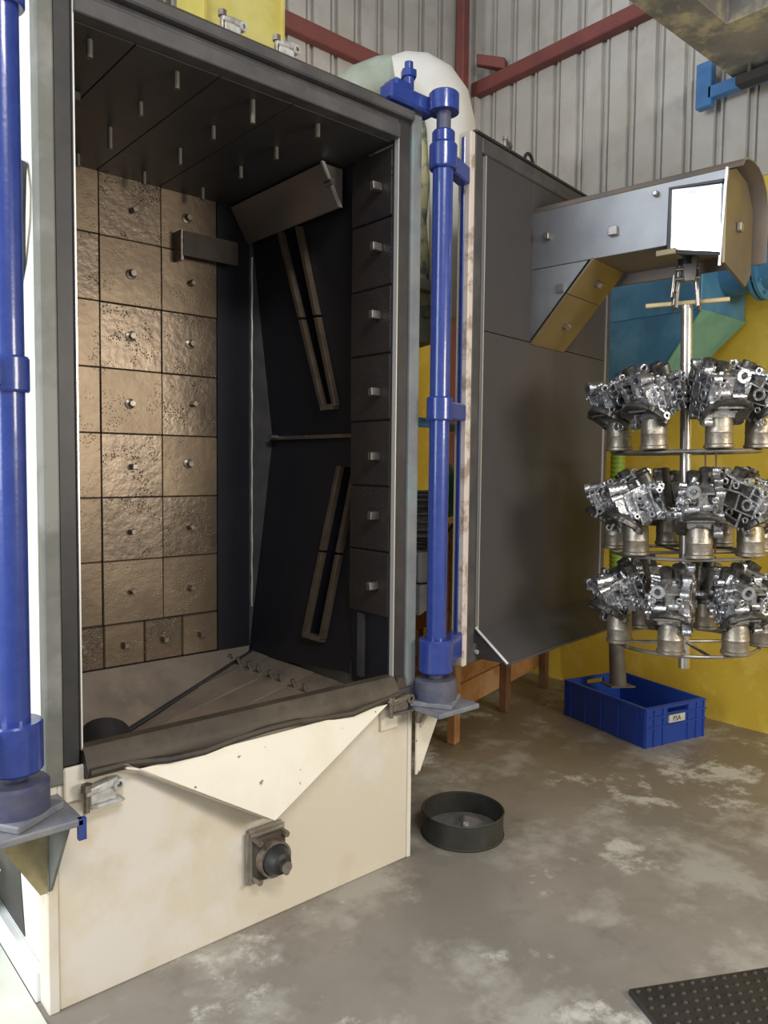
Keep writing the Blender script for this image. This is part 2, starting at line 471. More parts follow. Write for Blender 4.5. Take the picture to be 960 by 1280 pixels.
# folded dusty sill
sp = [(-.02, .66), (-.045, .668), (-.05, .69), (-.035, .712), (-.02, .735), (-.01, .747), (.03, .747), (.035, .66)]
MB().prism([(.1, y, z) for y, z in sp], (1.178, 0, 0)).build('sill', SILL, cab, ang=50)
MB().tube([(.105 + i * .117, -.047 + .008 * math.sin(i * 2.1), .674 + .012 * math.sin(i * 1.3 + 1)) for i in range(11)], .013, 8).build('sill_roll', SILL, cab)
MB().box(.046, .20, -.014, .0, .60, .70).build('sill_end_plate', CREAM, cab, bev=.004)
MB().box(1.25, 1.37, -.035, .0, .63, .70).build('sill_end_plate', FRAME, cab, bev=.004)
MB().prism([(1.27, -.036, .70), (1.33, -.036, .70), (1.31, -.036, .745), (1.29, -.036, .745)], (0, .04, 0)).build('sill_tab', SILL, cab, bev=.003)
# triangular spill chute
ca, cb, cc = Vector((.245, -.052, .662)), Vector((1.215, -.052, .662)), Vector((.665, -.13, .408))
nv = (cb - ca).cross(cc - ca).normalized() * .006
MB().prism([ca, cb, cc], nv).build('spill_chute', CREAML, cab, bev=.0015)
MB().prism([(.19, -.004, .675), (.205, -.06, .675), (.25, -.05, .655), (.655, -.118, .41), (.70, -.004, .36)], (.005, .003, .004)).build('chute_side_web', CREAM, cab)
MB().prism([(.17, -.004, .66), (.205, -.06, .69), (.25, -.05, .66), (.26, -.004, .63)], (0, .006, -.004)).build('chute_corner_fold', CREAML, cab)
# flange bearing under the chute apex
bx, bz = .700, .248
bf = MB().box(bx - .075, bx + .075, -.03, 0, bz - .095, bz + .095).build('bearing_plate', BEIGE, cab, bev=.012, seg=2)
MB().prism([(bx + a, -.03, bz + b) for a, b in ((-.06, -.045), (-.045, -.075), (.045, -.075), (.06, -.045), (.06, .045), (.045, .075), (-.045, .075), (-.06, .045))], (0, -.022, 0)).build('bearing_housing', SILL, cab, bev=.006)
MB().lathe([(.056, 0), (.056, .03), (.05, .035), (.048, .05), (.034, .075), (.02, .08), (.02, .10), (0, .10)], (bx, -.045, bz), (0, -1, 0), 28).build('bearing_cap', RUBBER, cab, ang=30)
MB().ringtube((bx, -.052, bz), (bx, -.082, bz), .060, .052, 28).build('bearing_rim', BOLT, cab)
MB().cyl((bx, -.12, bz), (bx, -.148, bz), .019).build('shaft_end', STEEL, cab)
for i, j in ((-1, -1), (-1, 1), (1, -1), (1, 1)):
    MB().cyl((bx + i * .052, -.03, bz + j * .066), (bx + i * .052, -.07, bz + j * .066), .011, n=6).build('bolt', BOLT, cab)


def clamp(parent, P, rz=0, rx=0, sc=1.0, m=STEEL, name='toggle_clamp', X0=None):
    X = (X0 or Matrix()) @ T_(P) @ Matrix.Rotation(rz, 4, 'Z') @ Matrix.Rotation(rx, 4, 'X') @ Matrix.Scale(sc, 4)
    c = MB().box(-.05, .05, -.02, .02, 0, .008).box(-.045, .03, -.006, .006, .008, .045).build(name, m, parent, X, bev=.003)
    MB().hexa([(-.06, -.012, .035), (.04, -.012, .048), (.04, .012, .048), (-.06, .012, .035), (-.06, -.012, .055), (.03, -.012, .072), (.03, .012, .072), (-.06, .012, .055)]).build('clamp_lever', m, c, X, bev=.003)
    MB().cyl((-.055, 0, -.01), (-.055, 0, .06), .009).cyl((-.055, 0, .05), (-.055, 0, .07), .016, n=6).build('clamp_screw', BOLT, c, X)
    MB().ringtube((.035, -.016, .05), (.035, .016, .05), .018, .008, 12).build('clamp_pivot', m, c, X)
    return c


CLW = mat('whitened_clamp', (.62, .64, .64), .4, .4, c2=(.35, .33, .3), vs_=30)
clamp(cab, (.60, .012, 2.875), .2, 0, .85, CLW)
clamp(cab, (.80, .012, 2.875), .1, 0, .85, CLW)
clamp(cab, (.150, -.045, .585), .05, .0, 1.0, CLW)
MB().box(.105, .215, -.012, 0, .55, .60).build('clamp_backplate', CREAM, cab, bev=.002)
clamp(cab, (1.285, -.05, .615), .0, .0, 1.0, BOLT)
MB().box(1.215, 1.30, -.012, 0, .545, .64).build('clamp_backplate', CREAM, cab, bev=.002)
MB().tube([(1.36, -.055, .65), (1.375, -.06, .60), (1.372, -.05, .56)], [.008, .018, .012], 10).build('latch_hook', BOLT, cab)
# bearings that carry the two hinge posts
for px, sg in ((1.435, 1), (-.097, -1)):
    py = -.08
    e0, e1 = (1.34, 1.56) if sg > 0 else (-.215, .035)
    MB().box(e0, e1, -.20, .03, .612, .632).build('post_base_plate', DUSTB, cab, bev=.004)
    MB().cbox((0, 0, .642), (.165, .165, .02), T_((px, py, 0)) @ Matrix.Rotation(.55, 4, 'Z')).build('post_pad', DUSTB, cab, bev=.004)
    MB().lathe([(0, 0), (.082, 0), (.082, .07), (.074, .078), (.05, .08), (0, .08)], (px, py, .652), n=32).build('post_footing', BLUED, cab, ang=30)
    if sg > 0:
        MB().prism([(1.385, -.03, .612), (1.535, -.03, .612), (1.405, -.03, .35), (1.385, -.03, .34)], (0, .008, 0)).build('post_gusset', CREAML, cab)
        MB().prism([(1.40, -.03, .612), (1.40, -.09, .612), (1.40, -.03, .52)], (.008, 0, 0)).build('post_gusset', CREAM, cab)
    else:
        MB().prism([(0, -.008, .612), (-.19, -.008, .612), (-.12, -.008, .53), (-.02, -.008, .36), (0, -.008, .36)], (0, .008, 0)).build('post_gusset', OLIVE, cab)
        MB().prism([(.004, -.004, .612), (.004, -.17, .612), (.004, -.015, .37), (.004, -.004, .36)], (.008, 0, 0)).build('post_gusset', FRAMEP, cab)
        MB().box(.02, .04, -.20, -.185, .575, .632).build('plate_turndown', BLUE, cab)
    # head bracket
    a0, a1 = (1.20, 1.43) if sg > 0 else (-.09, .14)
    hb = MB().box(a0 + (0 if sg > 0 else .0), a1, -.05, .02, 2.865, 2.925).box(px - .045, px + .045, -.10, -.03, 2.872, 2.932).build('head_bracket', BLUE, cab, bev=.008)
    MB().lathe([(0, 0), (.057, 0), (.057, .064), (.052, .07), (0, .07)], (px, py, 2.868), n=28).build('head_knuckle', BLUE, cab, ang=30)
    xb = px - sg * .125
    MB().cyl((xb, -.02, 2.92), (xb, -.02, 2.975), .02).cyl((xb, -.02, 2.975), (xb, -.02, 3.0), .03, n=6).cyl((xb, -.02, 3.0), (xb, -.02, 3.03), .016).build('adjuster_bolt', BLUE, cab)
    MB().box(px - sg * .17 - .04, px - sg * .17 + .04, -.045, .03, 2.87, 2.95).build('bracket_block', BLUE, cab, bev=.01)
# interior: back wall carrying square tiles
MB().box(XI0 - .02, 1.45, YI1 + .018, YI1 + .04, ZI0, ZI1).build('back_wall', LINER, cab)
S = .2729
ti = MB().box(-S / 2 + .0011, S / 2 - .0011, 0, .02, -S / 2 + .0011, S / 2 - .0011).mesh('liner_tile', TILE, bev=.003)
ti2 = ti.copy(); ti2.materials.clear(); ti2.materials.append(TILE2)
bo = MB().box(-.011, .011, -.034, 0, -.011, .011).mesh('tile_bolt', BOLT, bev=.002)
bo2 = MB().lathe([(0, 0), (.022, 0), (.022, .006), (.012, .01), (.012, .034), (0, .034)], (0, 0, 0), (0, -1, 0), 12).mesh('tile_bolt', BOLT)
xs = [.299 - S / 2, .572 - S / 2, .845 - S / 2, 1.118 - S / 2]
for r in range(7):
    zc = 2.2232 + 2 * S - (r + .5) * S
    for i, xc in enumerate(xs):
        if i == 0:
            continue
        rough = (i == 3 and r in (2, 3)) or rnd.random() < .25
        zz = zc if r else zc - .0
        t = inst(ti2 if rough else ti, 'liner_tile', cab, (xc, YI1 + rnd.uniform(-.003, .003), zz), (rnd.uniform(-.006, .006), 0, rnd.uniform(-.008, .008)))
        inst(bo if rnd.random() < .6 else bo2, 'tile_bolt', t, (rnd.uniform(-.015, .015), 0, rnd.uniform(-.015, .015)), (0, rnd.uniform(-.6, .6), 0))
    tn = MB().box(XI0, .299 - .0011, YI1, YI1 + .02, zc - S / 2 + .0011, zc + S / 2 - .0011).build('liner_tile', TILE, cab, bev=.005)
for i in range(6):
    x0 = .575 + (i - 3) * .181
    x0, x1 = max(x0, XI0), min(x0 + .181, 1.118)
    t = MB().box(x0 + .001, x1 - .001, YI1, YI1 + .02, .672, .8555).build('liner_tile', TILE if i % 2 else TILE2, cab, bev=.005)
    b_ = MB().box((x0 + x1) / 2 - .012, (x0 + x1) / 2 + .012, YI1 - .03, YI1 + .002, .752, .778).build('tile_bolt', BOLT, t, bev=.003)
# dark return strip and white bead painting the light leak in the back right corner
MB().box(1.120, 1.302, YI1 + .002, YI1 + .02, ZI0, ZI1).build('back_strip', LINER, cab)
leak_pts = [(1.301, YI1 - .004 + .002 * math.sin(i * 1.7), .86 + i * .0465) for i in range(37)]
MB().tube(leak_pts, [.004 + .0022 * ((i * 7) % 5) / 5 for i in range(37)], 6).build('light_leak_bead', EDGE, cab, label='pale bead standing for light leaking in at the dark back corner')
# bent plate hung on the back tiles
MB().prism([(.915, YI1 - .075, 2.565), (.915, YI1, 2.565), (.915, YI1, 2.545), (.915, YI1 - .065, 2.545), (.915, YI1 - .065, 2.46), (.915, YI1 - .075, 2.46)], (.27, 0, 0)).build('guard_plate', SILL, cab)
MB().box(.905, .917, YI1 - .07, YI1, 2.44, 2.57).build('guard_plate_end', BOLT, cab)
# right side: two wheel panels leaning outwards to the middle
UP = [(1.29, 1.06, 2.75), (1.29, .275, 2.75), (1.42, .275, 1.685), (1.42, 1.06, 1.685)]
LO = [(1.42, 1.06, 1.675), (1.42, .275, 1.675), (1.29, .275, .70), (1.29, 1.06, .62)]


def wheel_panel(name, q, slot):
    """sloping black panel with a recessed slot cut through it"""
    q = [Vector(p) for p in q]
    n = (q[1] - q[0]).cross(q[3] - q[0]).normalized()
    if n.x > 0: n = -n

    def onp(y, z):
        t = (z - q[0].z) / (q[3].z - q[0].z)
        return Vector((q[0].x + (q[3].x - q[0].x) * t, y, z))
    s = [onp(*p) for p in slot]       # four slot corners, same order as q
    m = MB()
    vs_ = q + s + [p - n * .07 for p in s]
    fs = [(0, 1, 5, 4), (1, 2, 6, 5), (2, 3, 7, 6), (3, 0, 4, 7), (4, 5, 9, 8), (5, 6, 10, 9), (6, 7, 11, 10), (7, 4, 8, 11), (8, 9, 10, 11)]
    m.add(vs_, fs)
    pan = m.build(name, LINER, cab, ang=20)
    for a, b in ((0, 3), (1, 2)):      # rails along the slot, each in two lengths
        mid = s[a].lerp(s[b], .5)
        for u, v in ((s[a], mid.lerp(s[a], .012)), (mid.lerp(s[b], .012), s[b])):
            wv = Vector((0, .013, 0))
            MB().hexa([u - wv, v - wv, v + wv, u + wv, u - wv + n * .028, v - wv + n * .028, v + wv + n * .028, u + wv + n * .028]).build('slot_rail', SLOT, pan, bev=.002)
    e = s[3].lerp(s[2], .5)
    d = (s[2] - s[3]) * .55
    MB().hexa([e - d - Vector((0, 0, .012)), e + d - Vector((0, 0, .012)), e + d + Vector((0, 0, .012)), e - d + Vector((0, 0, .012)),
               e - d + n * .03 - Vector((0, 0, .012)), e + d + n * .03 - Vector((0, 0, .012)), e + d + n * .03 + Vector((0, 0, .012)), e - d + n * .03 + Vector((0, 0, .012))]).build('slot_end', BOLT, pan)
    return pan


wheel_panel('wheel_panel', UP, [(.80, 2.60), (.66, 2.59), (.51, 1.81), (.60, 1.81)])
wheel_panel('wheel_panel', LO, [(.475, 1.545), (.365, 1.545), (.475, .80), (.60, .80)])
MB().box(1.40, 1.421, .275, 1.06, 1.672, 1.688).build('panel_seam', BOLT, cab)
MB().cyl((1.365, 1.0, 1.685), (1.41, 1.0, 1.685), .012).build('seam_bolt', STEEL, cab)
MB().prism([(1.29, YI1 + .001, 2.75), (1.425, YI1 + .001, 1.68), (1.29, YI1 + .001, .66)], (0, .015, 0)).build('panel_cheek', FRAME, cab)
# straw-coloured deflector box high on the right side
MB().hexa([(1.270, .335, 2.59), (1.284, .335, 2.59), (1.284, 1.05, 2.59), (1.270, 1.05, 2.59), (1.18, .335, 2.74), (1.284, .335, 2.74), (1.284, 1.05, 2.74), (1.18, 1.05, 2.74)]).build('deflector_box', TANB, cab, bev=.003)
MB().hexa([(1.262, .326, 2.585), (1.276, .326, 2.585), (1.276, .336, 2.585), (1.262, .336, 2.585), (1.172, .326, 2.742), (1.186, .326, 2.742), (1.186, .336, 2.742), (1.172, .336, 2.742)]).build('deflector_edge', EDGE, cab)
MB().cyl((1.20, .335, 2.66), (1.20, .29, 2.66), .012).build('deflector_bolt', STEEL, cab)
# narrow column of tiles beside the opening
MB().box(1.300, 1.325, .03, .275, ZI0, ZI1).build('side_wall_strip', LINER, cab)
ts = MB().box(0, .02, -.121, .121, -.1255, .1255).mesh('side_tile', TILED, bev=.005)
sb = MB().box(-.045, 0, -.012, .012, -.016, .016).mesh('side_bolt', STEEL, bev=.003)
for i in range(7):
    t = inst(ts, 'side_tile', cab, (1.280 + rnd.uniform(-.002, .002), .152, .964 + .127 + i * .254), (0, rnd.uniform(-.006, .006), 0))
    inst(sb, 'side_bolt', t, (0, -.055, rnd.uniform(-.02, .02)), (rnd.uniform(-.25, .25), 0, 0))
MB().box(1.283, 1.30, .19, .22, .70, .96).build('side_upright', FRAME, cab)
# hidden left lining
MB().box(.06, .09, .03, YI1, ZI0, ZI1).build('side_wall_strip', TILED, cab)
# roof plates with long studs
for i, (x0, x1) in enumerate(((.09, .29), (.29, .562), (.562, .835), (.835, 1.29))):
    rp = MB().box(x0 + .0012, x1 - .0012, .03, YI1 + .02, ZI1, ZI1 + .02 + .003 * (i % 2)).build('roof_plate', CEILP, cab, bev=.002)
    for x in ([.182], [.448], [.717], [.982])[i]:
        for y in (.095, .36, .62, .94):
            h = (.05, .075, .06, .045)[rnd.randrange(4)]
            st = MB().cyl((x, y, ZI1 - h), (x, y, ZI1 + .002), .0095, n=10).build('roof_stud', STUD, rp)
MB().box(.235, .275, .42, .46, 2.72, ZI1).build('roof_block', CEILP, cab, bev=.004)
# hopper floor: steep back plate, shallow plates stepped down from the right
MB().hexa([(.06, 1.06, .668), (1.29, 1.06, .668), (1.29, 1.06, .65), (.06, 1.06, .65), (.06, .55, .31), (.85, .55, .31), (.85, .55, .292), (.06, .55, .292)]).build('hopper_back_plate', HOPP, cab)
va, vb = Vector((1.285, 1.05, .655)), Vector((.46, .63, .40))


def hopper_strip(y0, y1, dz, lx):
    m = MB()
    zr = .648 + dz
    zl = zr - .235 * (1.30 - lx)
    m.hexa([(lx, y0, zl - .02), (1.30, y0, zr - .02), (1.30, y1, zr - .02), (lx, y1, zl - .02), (lx, y0, zl), (1.30, y0, zr), (1.30, y1, zr), (lx, y1, zl)])
    return m


yy = [1.055, .90, .72, .54, .36, .03]
for i in range(5):
    # left ends follow the valley against the back plate
    yb, yf = yy[i], yy[i + 1]
    def vx(y):          # x where the shallow floor meets the back plate at depth y
        return 1.30 - (.648 - .668 + .7 * (1.06 - y)) / .235 if True else 0
    z = lambda x, d: .648 + d - .235 * (1.30 - x)
    d = -.002 * i
    xb, xf = max(.45, min(1.29, vx(yb))), max(.45, min(1.29, vx(yf)))
    hp = MB().prism([(1.30, yf + .002, z(1.30, d)), (1.30, yb - .002, z(1.30, d)), (xb, yb - .002, z(xb, d)), (xf, yf + .002, z(xf, d))], (0, 0, -.015)).build('hopper_plate', HOPP, cab)
    for fx in ((1.17,) if i < 5 else ()):
        for fy in (.3, .75):
            yq = yf + (yb - yf) * fy
            MB().cyl((fx, yq, z(fx, d)), (fx - .014, yq, z(fx, d) + .034), .009, n=10).build('hopper_stud', BOLT, hp)
MB().tube([(1.29, 1.03, .652), (.908, .9, .561), (.61, .8, .491), (.46, .75, .456)], [.006, .009, .011, .012], 8).build('valley_gap', RUBBER, cab)
MB().ringtube((.36, .52, .50), (.40, .60, .56), .085, .058, 24).cyl((.375, .55, .52), (.38, .56, .53), .06).build('screw_mouth', RUBBER, cab)
MB().box(.06, 1.30, .03, .045, .3, .66).build('hopper_front', HOPP, cab)
# cable on the white side
MB().tube([(-.006, .10, 2.36), (-.014, .06, 2.345), (-.022, .04, 2.28), (-.022, .05, 2.2), (-.012, .09, 2.1), (-.004, .15, 2.02)], .011, 8).build('side_cable', CABLE, cab)

# ------------------------------------------------------------------ left hinge post (its door is swung out of the picture)
hp = thing('hinge_post', 'thick glossy blue hinge post standing along the left edge of the cabinet', 'post', (-.097, -.08, .732))


def post_parts(root, px, py, sg, rot):
    MB().cyl((px, py, .72), (px, py, 2.869), .027, n=24).build('journal', BLUED, root)
    MB().cyl((px, py, .80), (px, py, 2.69), .0385, n=32).build('post_tube', BLUE, root)
    for z0, z1, r, flat in ((.755, .885, .068, 0), (1.725, 1.815, .050, 1), (2.66, 2.752, .053, 0), (2.752, 2.80, .043, 0)):
        m = MB().lathe([(0, z0), (r - .004, z0), (r, z0 + .006), (r, z1 - .006), (r - .004, z1), (0, z1)], (px, py, 0), n=28)
        c = m.build('collar', BLUE, root, ang=30)
        if z1 == 2.80: continue
        X = T_((px, py, 0)) @ Matrix.Rotation(rot, 4, 'Z')
        MB().box(.03, .15 if sg < 0 else .212, -.022, .03, z0 + .01, z1 - .012).build('collar_lug', BLUE, c, X, bev=.006)


post_parts(hp, -.097, -.08, -1, math.radians(200))

# ------------------------------------------------------------------ right door: post, leaf, arm
DA = math.radians(8)           # leaf direction: local x along the leaf, local -y towards the viewer
DX = T_((1.6872, .0095, 0)) @ Matrix.Rotation(DA, 4, 'Z')
door = thing('cabinet_door', 'open blast cabinet door with charcoal lining, blue hinge post and hanger arm', 'door', X=T_((1.435, -.08, .732)))
post_parts(door, 1.435, -.08, 1, math.radians(20))


def D(m, name, mt, par=None, **k): return m.build(name, mt, par or door, DX, **k)


D(MB().box(-.02, 1.31, .012, .05, .715, 2.90), 'door_skin', CREAM, bev=.003)
D(MB().box(-.027, -.0205, .014, .034, .76, 2.88), 'hinge_strip', BLUE, bev=.004)
D(MB().box(-.022, .012, -.012, .03, .715, 2.90), 'edge_strip', CREAMS, bev=.006)
D(MB().box(.012, .066, -.010, .03, .72, 2.90), 'frame_stile', FRAME, bev=.005)
D(MB().box(.066, .092, .002, .03, .80, 2.85), 'seal_channel', RUBBER)
D(MB().box(.088, .093, -.012, .01, .80, 2.83), 'inner_lip', EDGE)
D(MB().box(1.265, 1.31, -.010, .03, .72, 2.90), 'frame_stile', FRAME, bev=.005)
D(MB().box(1.245, 1.265, .002, .03, .80, 2.85), 'seal_channel', RUBBER)
D(MB().box(1.258, 1.262, -.010, .01, .85, 2.83), 'inner_lip', EDGE)
D(MB().box(.066, 1.265, -.010, .03, 2.835, 2.90), 'frame_head', FRAME, bev=.005)
D(MB().box(.012, 1.31, -.016, .05, 2.90, 2.912), 'frame_cap', RUBBER, bev=.003)
D(MB().box(.066, 1.265, -.010, .03, .72, .80), 'frame_sill', FRAME, bev=.005)
D(MB().box(.093, .472, -.004, .012, 2.123, 2.835), 'liner_panel', PANEL, bev=.002)
D(MB().box(.475, 1.258, -.004, .012, 2.123, 2.835), 'liner_panel', PANEL, bev=.002)
D(MB().box(.093, 1.258, -.004, .012, .82, 2.12), 'liner_panel', PANEL, bev=.002)
# deflector lip along the foot
D(MB().hexa([(.085, -.004, .862), (1.258, -.004, .862), (1.258, .006, .855), (.085, .006, .855), (.085, -.165, .735), (1.20, -.165, .735), (1.20, -.158, .728), (.085, -.158, .728)]), 'deflector_lip', PANEL)
D(MB().prism([(.087, 0, .855), (.087, -.16, .735), (.087, 0, .735)], (.004, 0, 0)), 'lip_cheek', PANEL)
D(MB().tube([(.085, -.002, .865), (.085, -.165, .737)], .0065, 6), 'weld_bead', EDGE)
D(MB().cyl((.075, -.01, .765), (.075, -.022, .765), .010, n=12), 'frame_bolt', EDGE)
D(MB().tube([(.085, -.165, .735), (.6, -.168, .738), (1.20, -.165, .735)], .006, 6), 'lip_edge', FRAME)
# clamps on the door head
clamp(door, (.30, .02, 2.915), .3, 0, .75, BOLT, X0=DX)
D(MB().tube([(.48 + .04 * math.cos(a), .02, 2.915 + .05 * math.sin(a)) for a in [i * math.pi / 8 for i in range(9)]], .008, 8), 'lifting_eye', RUBBER)
# hanger arm: flat sided trunk under a rolled cover
S0, S1, AK = .49, .84, .845
arm = D(MB().box(S0, S0 + .008, -AK, -.002, 2.448, 2.705), 'arm_side', ARMP, bev=.002)
prof = [(S0 - .004, 2.70), (S0 + .015, 2.725), (S0 + .06, 2.742), (S0 + .13, 2.752), (S0 + .20, 2.748), (S0 + .27, 2.725), (S0 + .32, 2.685), (S0 + .345, 2.63), (S0 + .352, 2.55), (S0 + .352, 2.40)]
vs_, fs = [], []
for s_, z_ in prof:
    c0 = Vector((S0 + .17, 0, 2.55)); p = Vector((s_, 0, z_)); q = p + (c0 - p).normalized() * .006
    for kk in (-.0, -(AK + .055)):
        vs_ += [Vector((p.x, kk, p.z)), Vector((q.x, kk, q.z))]
n_ = len(prof)
for i in range(n_ - 1):
    a, b = 4 * i, 4 * i + 4
    fs += [(a, b, b + 2, a + 2), (a + 1, a + 3, b + 3, b + 1), (a, a + 1, b + 1, b), (a + 2, b + 2, b + 3, a + 3)]
fs += [(0, 2, 3, 1), (4 * n_ - 4, 4 * n_ - 3, 4 * n_ - 1, 4 * n_ - 2)]
D(MB().add(vs_, fs), 'arm_cover', TANB, ang=40)
D(MB().box(S0 + .008, S0 + .345, -AK + .03, -.002, 2.45, 2.46), 'arm_underside', TANB)
D(MB().prism([(S0 - .004, -AK, 2.345), (S0 + .27, -AK, 2.30), (S0 + .335, -AK, 2.36), (S0 + .335, -AK, 2.62), (S0 + .24, -AK, 2.71), (S0 + .10, -AK, 2.725), (S0 - .004, -AK, 2.69)], (0, .010, 0)), 'arm_end_plate', TAN)
D(MB().box(S0 + .12, S0 + .155, -AK - .02, -AK, 2.49, 2.525), 'arm_bolt', STEEL, bev=.003)
D(MB().hexa([(S0 - .010, -AK + .014, 2.335), (S0 + .002, -AK + .014, 2.335), (S0 + .002, -AK + .022, 2.335), (S0 - .010, -AK + .022, 2.335), (S0 - .010, -AK - .002, 2.70), (S0 + .002, -AK - .002, 2.70), (S0 + .002, -AK + .006, 2.70), (S0 - .010, -AK + .006, 2.70)]), 'end_flange', EDGE)
# bright square patch welded on the arm side
pv = []
px_ = MB()
for i in range(9):
    for j in range(9):
        a, b = i / 8, j / 8
        bul = .006 * math.sin(math.pi * a) * math.sin(math.pi * b)
        px_.v.append(Vector((S0 - .006 - bul, -(.635 + .19 * a), 2.43 + (.235 - .02 * a) * b - .045 * a * (1 - b))))
for i in range(8):
    for j in range(8):
        k = i * 9 + j
        px_.f.append((k, k + 1, k + 10, k + 9))
D(px_, 'bright_patch', SHINY)
D(MB().tube([(S0 - .004, -.628, 2.428), (S0 - .004, -.628, 2.668), (S0 - .004, -.83, 2.652)], .010, 6).tube([(S0 - .004, -.61, 2.424), (S0 - .004, -.83, 2.378)], .009, 6), 'patch_weld', RUBBER, bev=0)
D(MB().hexa([(S0, -.83, 2.37), (S0 + .02, -.83, 2.37), (S0 + .02, -.62, 2.42), (S0, -.62, 2.42), (S0, -.83, 2.45), (S0 + .02, -.83, 2.45), (S0 + .02, -.62, 2.45), (S0, -.62, 2.45)]), 'patch_backing', TAN)
D(MB().box(S0 - .02, S0 + .07, -.66, -.58, 2.405, 2.43), 'hook_tab', TAN, bev=.003)
for k_, z_, h_ in ((.08, 2.58, .014), (.393, 2.545, .019), (.57, 2.66, .010)):
    D(MB().box(S0 - .024, S0, -k_ - h_, -k_ + h_, z_ - h_, z_ + h_), 'arm_bolt', STEEL, bev=.003)
# brace under the arm
br = D(MB().prism([(S0, -.002, 2.445), (S0, -.275, 2.445), (S0, -.002, 2.135)], (.008, 0, 0)), 'brace_side', ARMP)
g0, g1 = Vector((0, -.30, 2.455)), Vector((0, .0, 2.118))
for u, v in ((0, .40), (.405, 1)):
    a, b = g0.lerp(g1, u), g0.lerp(g1, v)
    nn = Vector((0, -.337, .30)).normalized() * -.010
    D(MB().prism([(S0 - .006, a.y, a.z), (S0 + .31, a.y, a.z), (S0 + .31, b.y, b.z), (S0 - .006, b.y, b.z)], (0, -.0075, -.0067)), 'brace_plate', TAN, bev=.002)
    c = a.lerp(b, .5)
    D(MB().cbox((0, 0, 0), (.028, .028, .028), T_((S0 + .16, c.y - .014, c.z - .012)) @ Matrix.Rotation(math.radians(42), 4, 'X')), 'brace_bolt', STEEL, br, bev=.003)
D(MB().box(S0 + .01, S0 + .03, -.09, -.07, 2.30, 2.32, ), 'brace_bolt', STEEL, br)
D(MB().prism([(S0 - .012, -.13, 2.325), (S0 - .012, -.165, 2.325), (S0 - .012, -.165, 2.36), (S0 - .012, -.13, 2.36)], (.014, 0, 0)), 'brace_bolt', STEEL, br)
D(MB().prism([(S0 + .30, 0, 2.14), (S0 + .30, -.06, 2.19), (S0 + .36, 0, 2.13)], (.004, 0, 0)), 'brace_foot', RUBBER)

# ------------------------------------------------------------------ rotating hanger with three rings
HC = DX @ Vector((.66, -.64, 0))
HX, HY = HC.x + .006, HC.y
TZ = (1.625, 1.20, .818)
hg = thing('work_hanger', 'satin steel hanger tube with rings hanging from the arm of the open door', 'hanger', (HX, HY, .73))
H0 = T_((HX, HY, 2.3)) @ Matrix.Rotation(-YAW - .37, 4, 'Z') @ Matrix.Rotation(-.024, 4, 'Y') @ T_((0, 0, -2.3))     # local -y faces the photographer's side of the shed
MB().cyl((0, 0, .70), (0, 0, 2.235), .0235, n=20).cyl((0, 0, 1.985), (0, 0, 1.992), .026, n=20).build('tube', TUBE, hg, H0)
MB().box(-.165, .165, -.008, .008, 2.238, 2.256).build('crossbar', BAR, hg, H0, bev=.003)
for sx in (-1, 1):
    MB().tube([(sx * .04, .02, 2.31), (sx * .045, .0, 2.25), (sx * .05, -.02, 2.215), (sx * .042, -.035, 2.225), (sx * .038, -.04, 2.29)], .008, 8).build('hook', STEEL, hg, H0)
MB().cyl((-.05, .0, 2.24), (-.02, .01, 2.45), .014).cyl((-.06, -.02, 2.27), (-.05, -.02, 2.36), .008).cyl((.042, 0, 2.25), (.03, 0, 2.42), .011).build('shackle_rod', STEEL, hg, H0)
MB().hexa([(-.012, -.03, 2.33), (.03, -.03, 2.33), (.03, .0, 2.33), (-.012, .0, 2.33), (-.02, -.03, 2.43), (.045, -.03, 2.43), (.045, .0, 2.43), (-.02, .0, 2.43)]).cyl((-.06, -.015, 2.345), (.055, -.015, 2.345), .007).cyl((-.05, -.015, 2.385), (.05, -.015, 2.385), .006).build('swivel', STEEL, hg, H0, bev=.003)
MB().cyl((0, 0, 2.40), (0, 0, 2.452), .035).build('swivel_head', RUBBER, hg, H0)
RR = .29
for z_ in TZ:
    rg = MB().tube([(RR * math.cos(2 * math.pi * i / 40), RR * math.sin(2 * math.pi * i / 40), z_ - .004) for i in range(41)], .0075, 8).build('ring', STEEL, hg, H0)
    for a in (20, 110, 200, 290):
        a = math.radians(a)
        MB().cyl((.02 * math.cos(a), .02 * math.sin(a), z_ - .004), (RR * math.cos(a), RR * math.sin(a), z_ - .004), .007, n=8).build('spoke', STEEL, rg, H0)
for sx in (.075, .115):
    MB().cyl((sx, -.10, 1.205), (sx, -.10, 1.62), .0035, n=6).build('tie_wire', WOODP, hg, H0)

# ------------------------------------------------------------------ castings standing on the rings


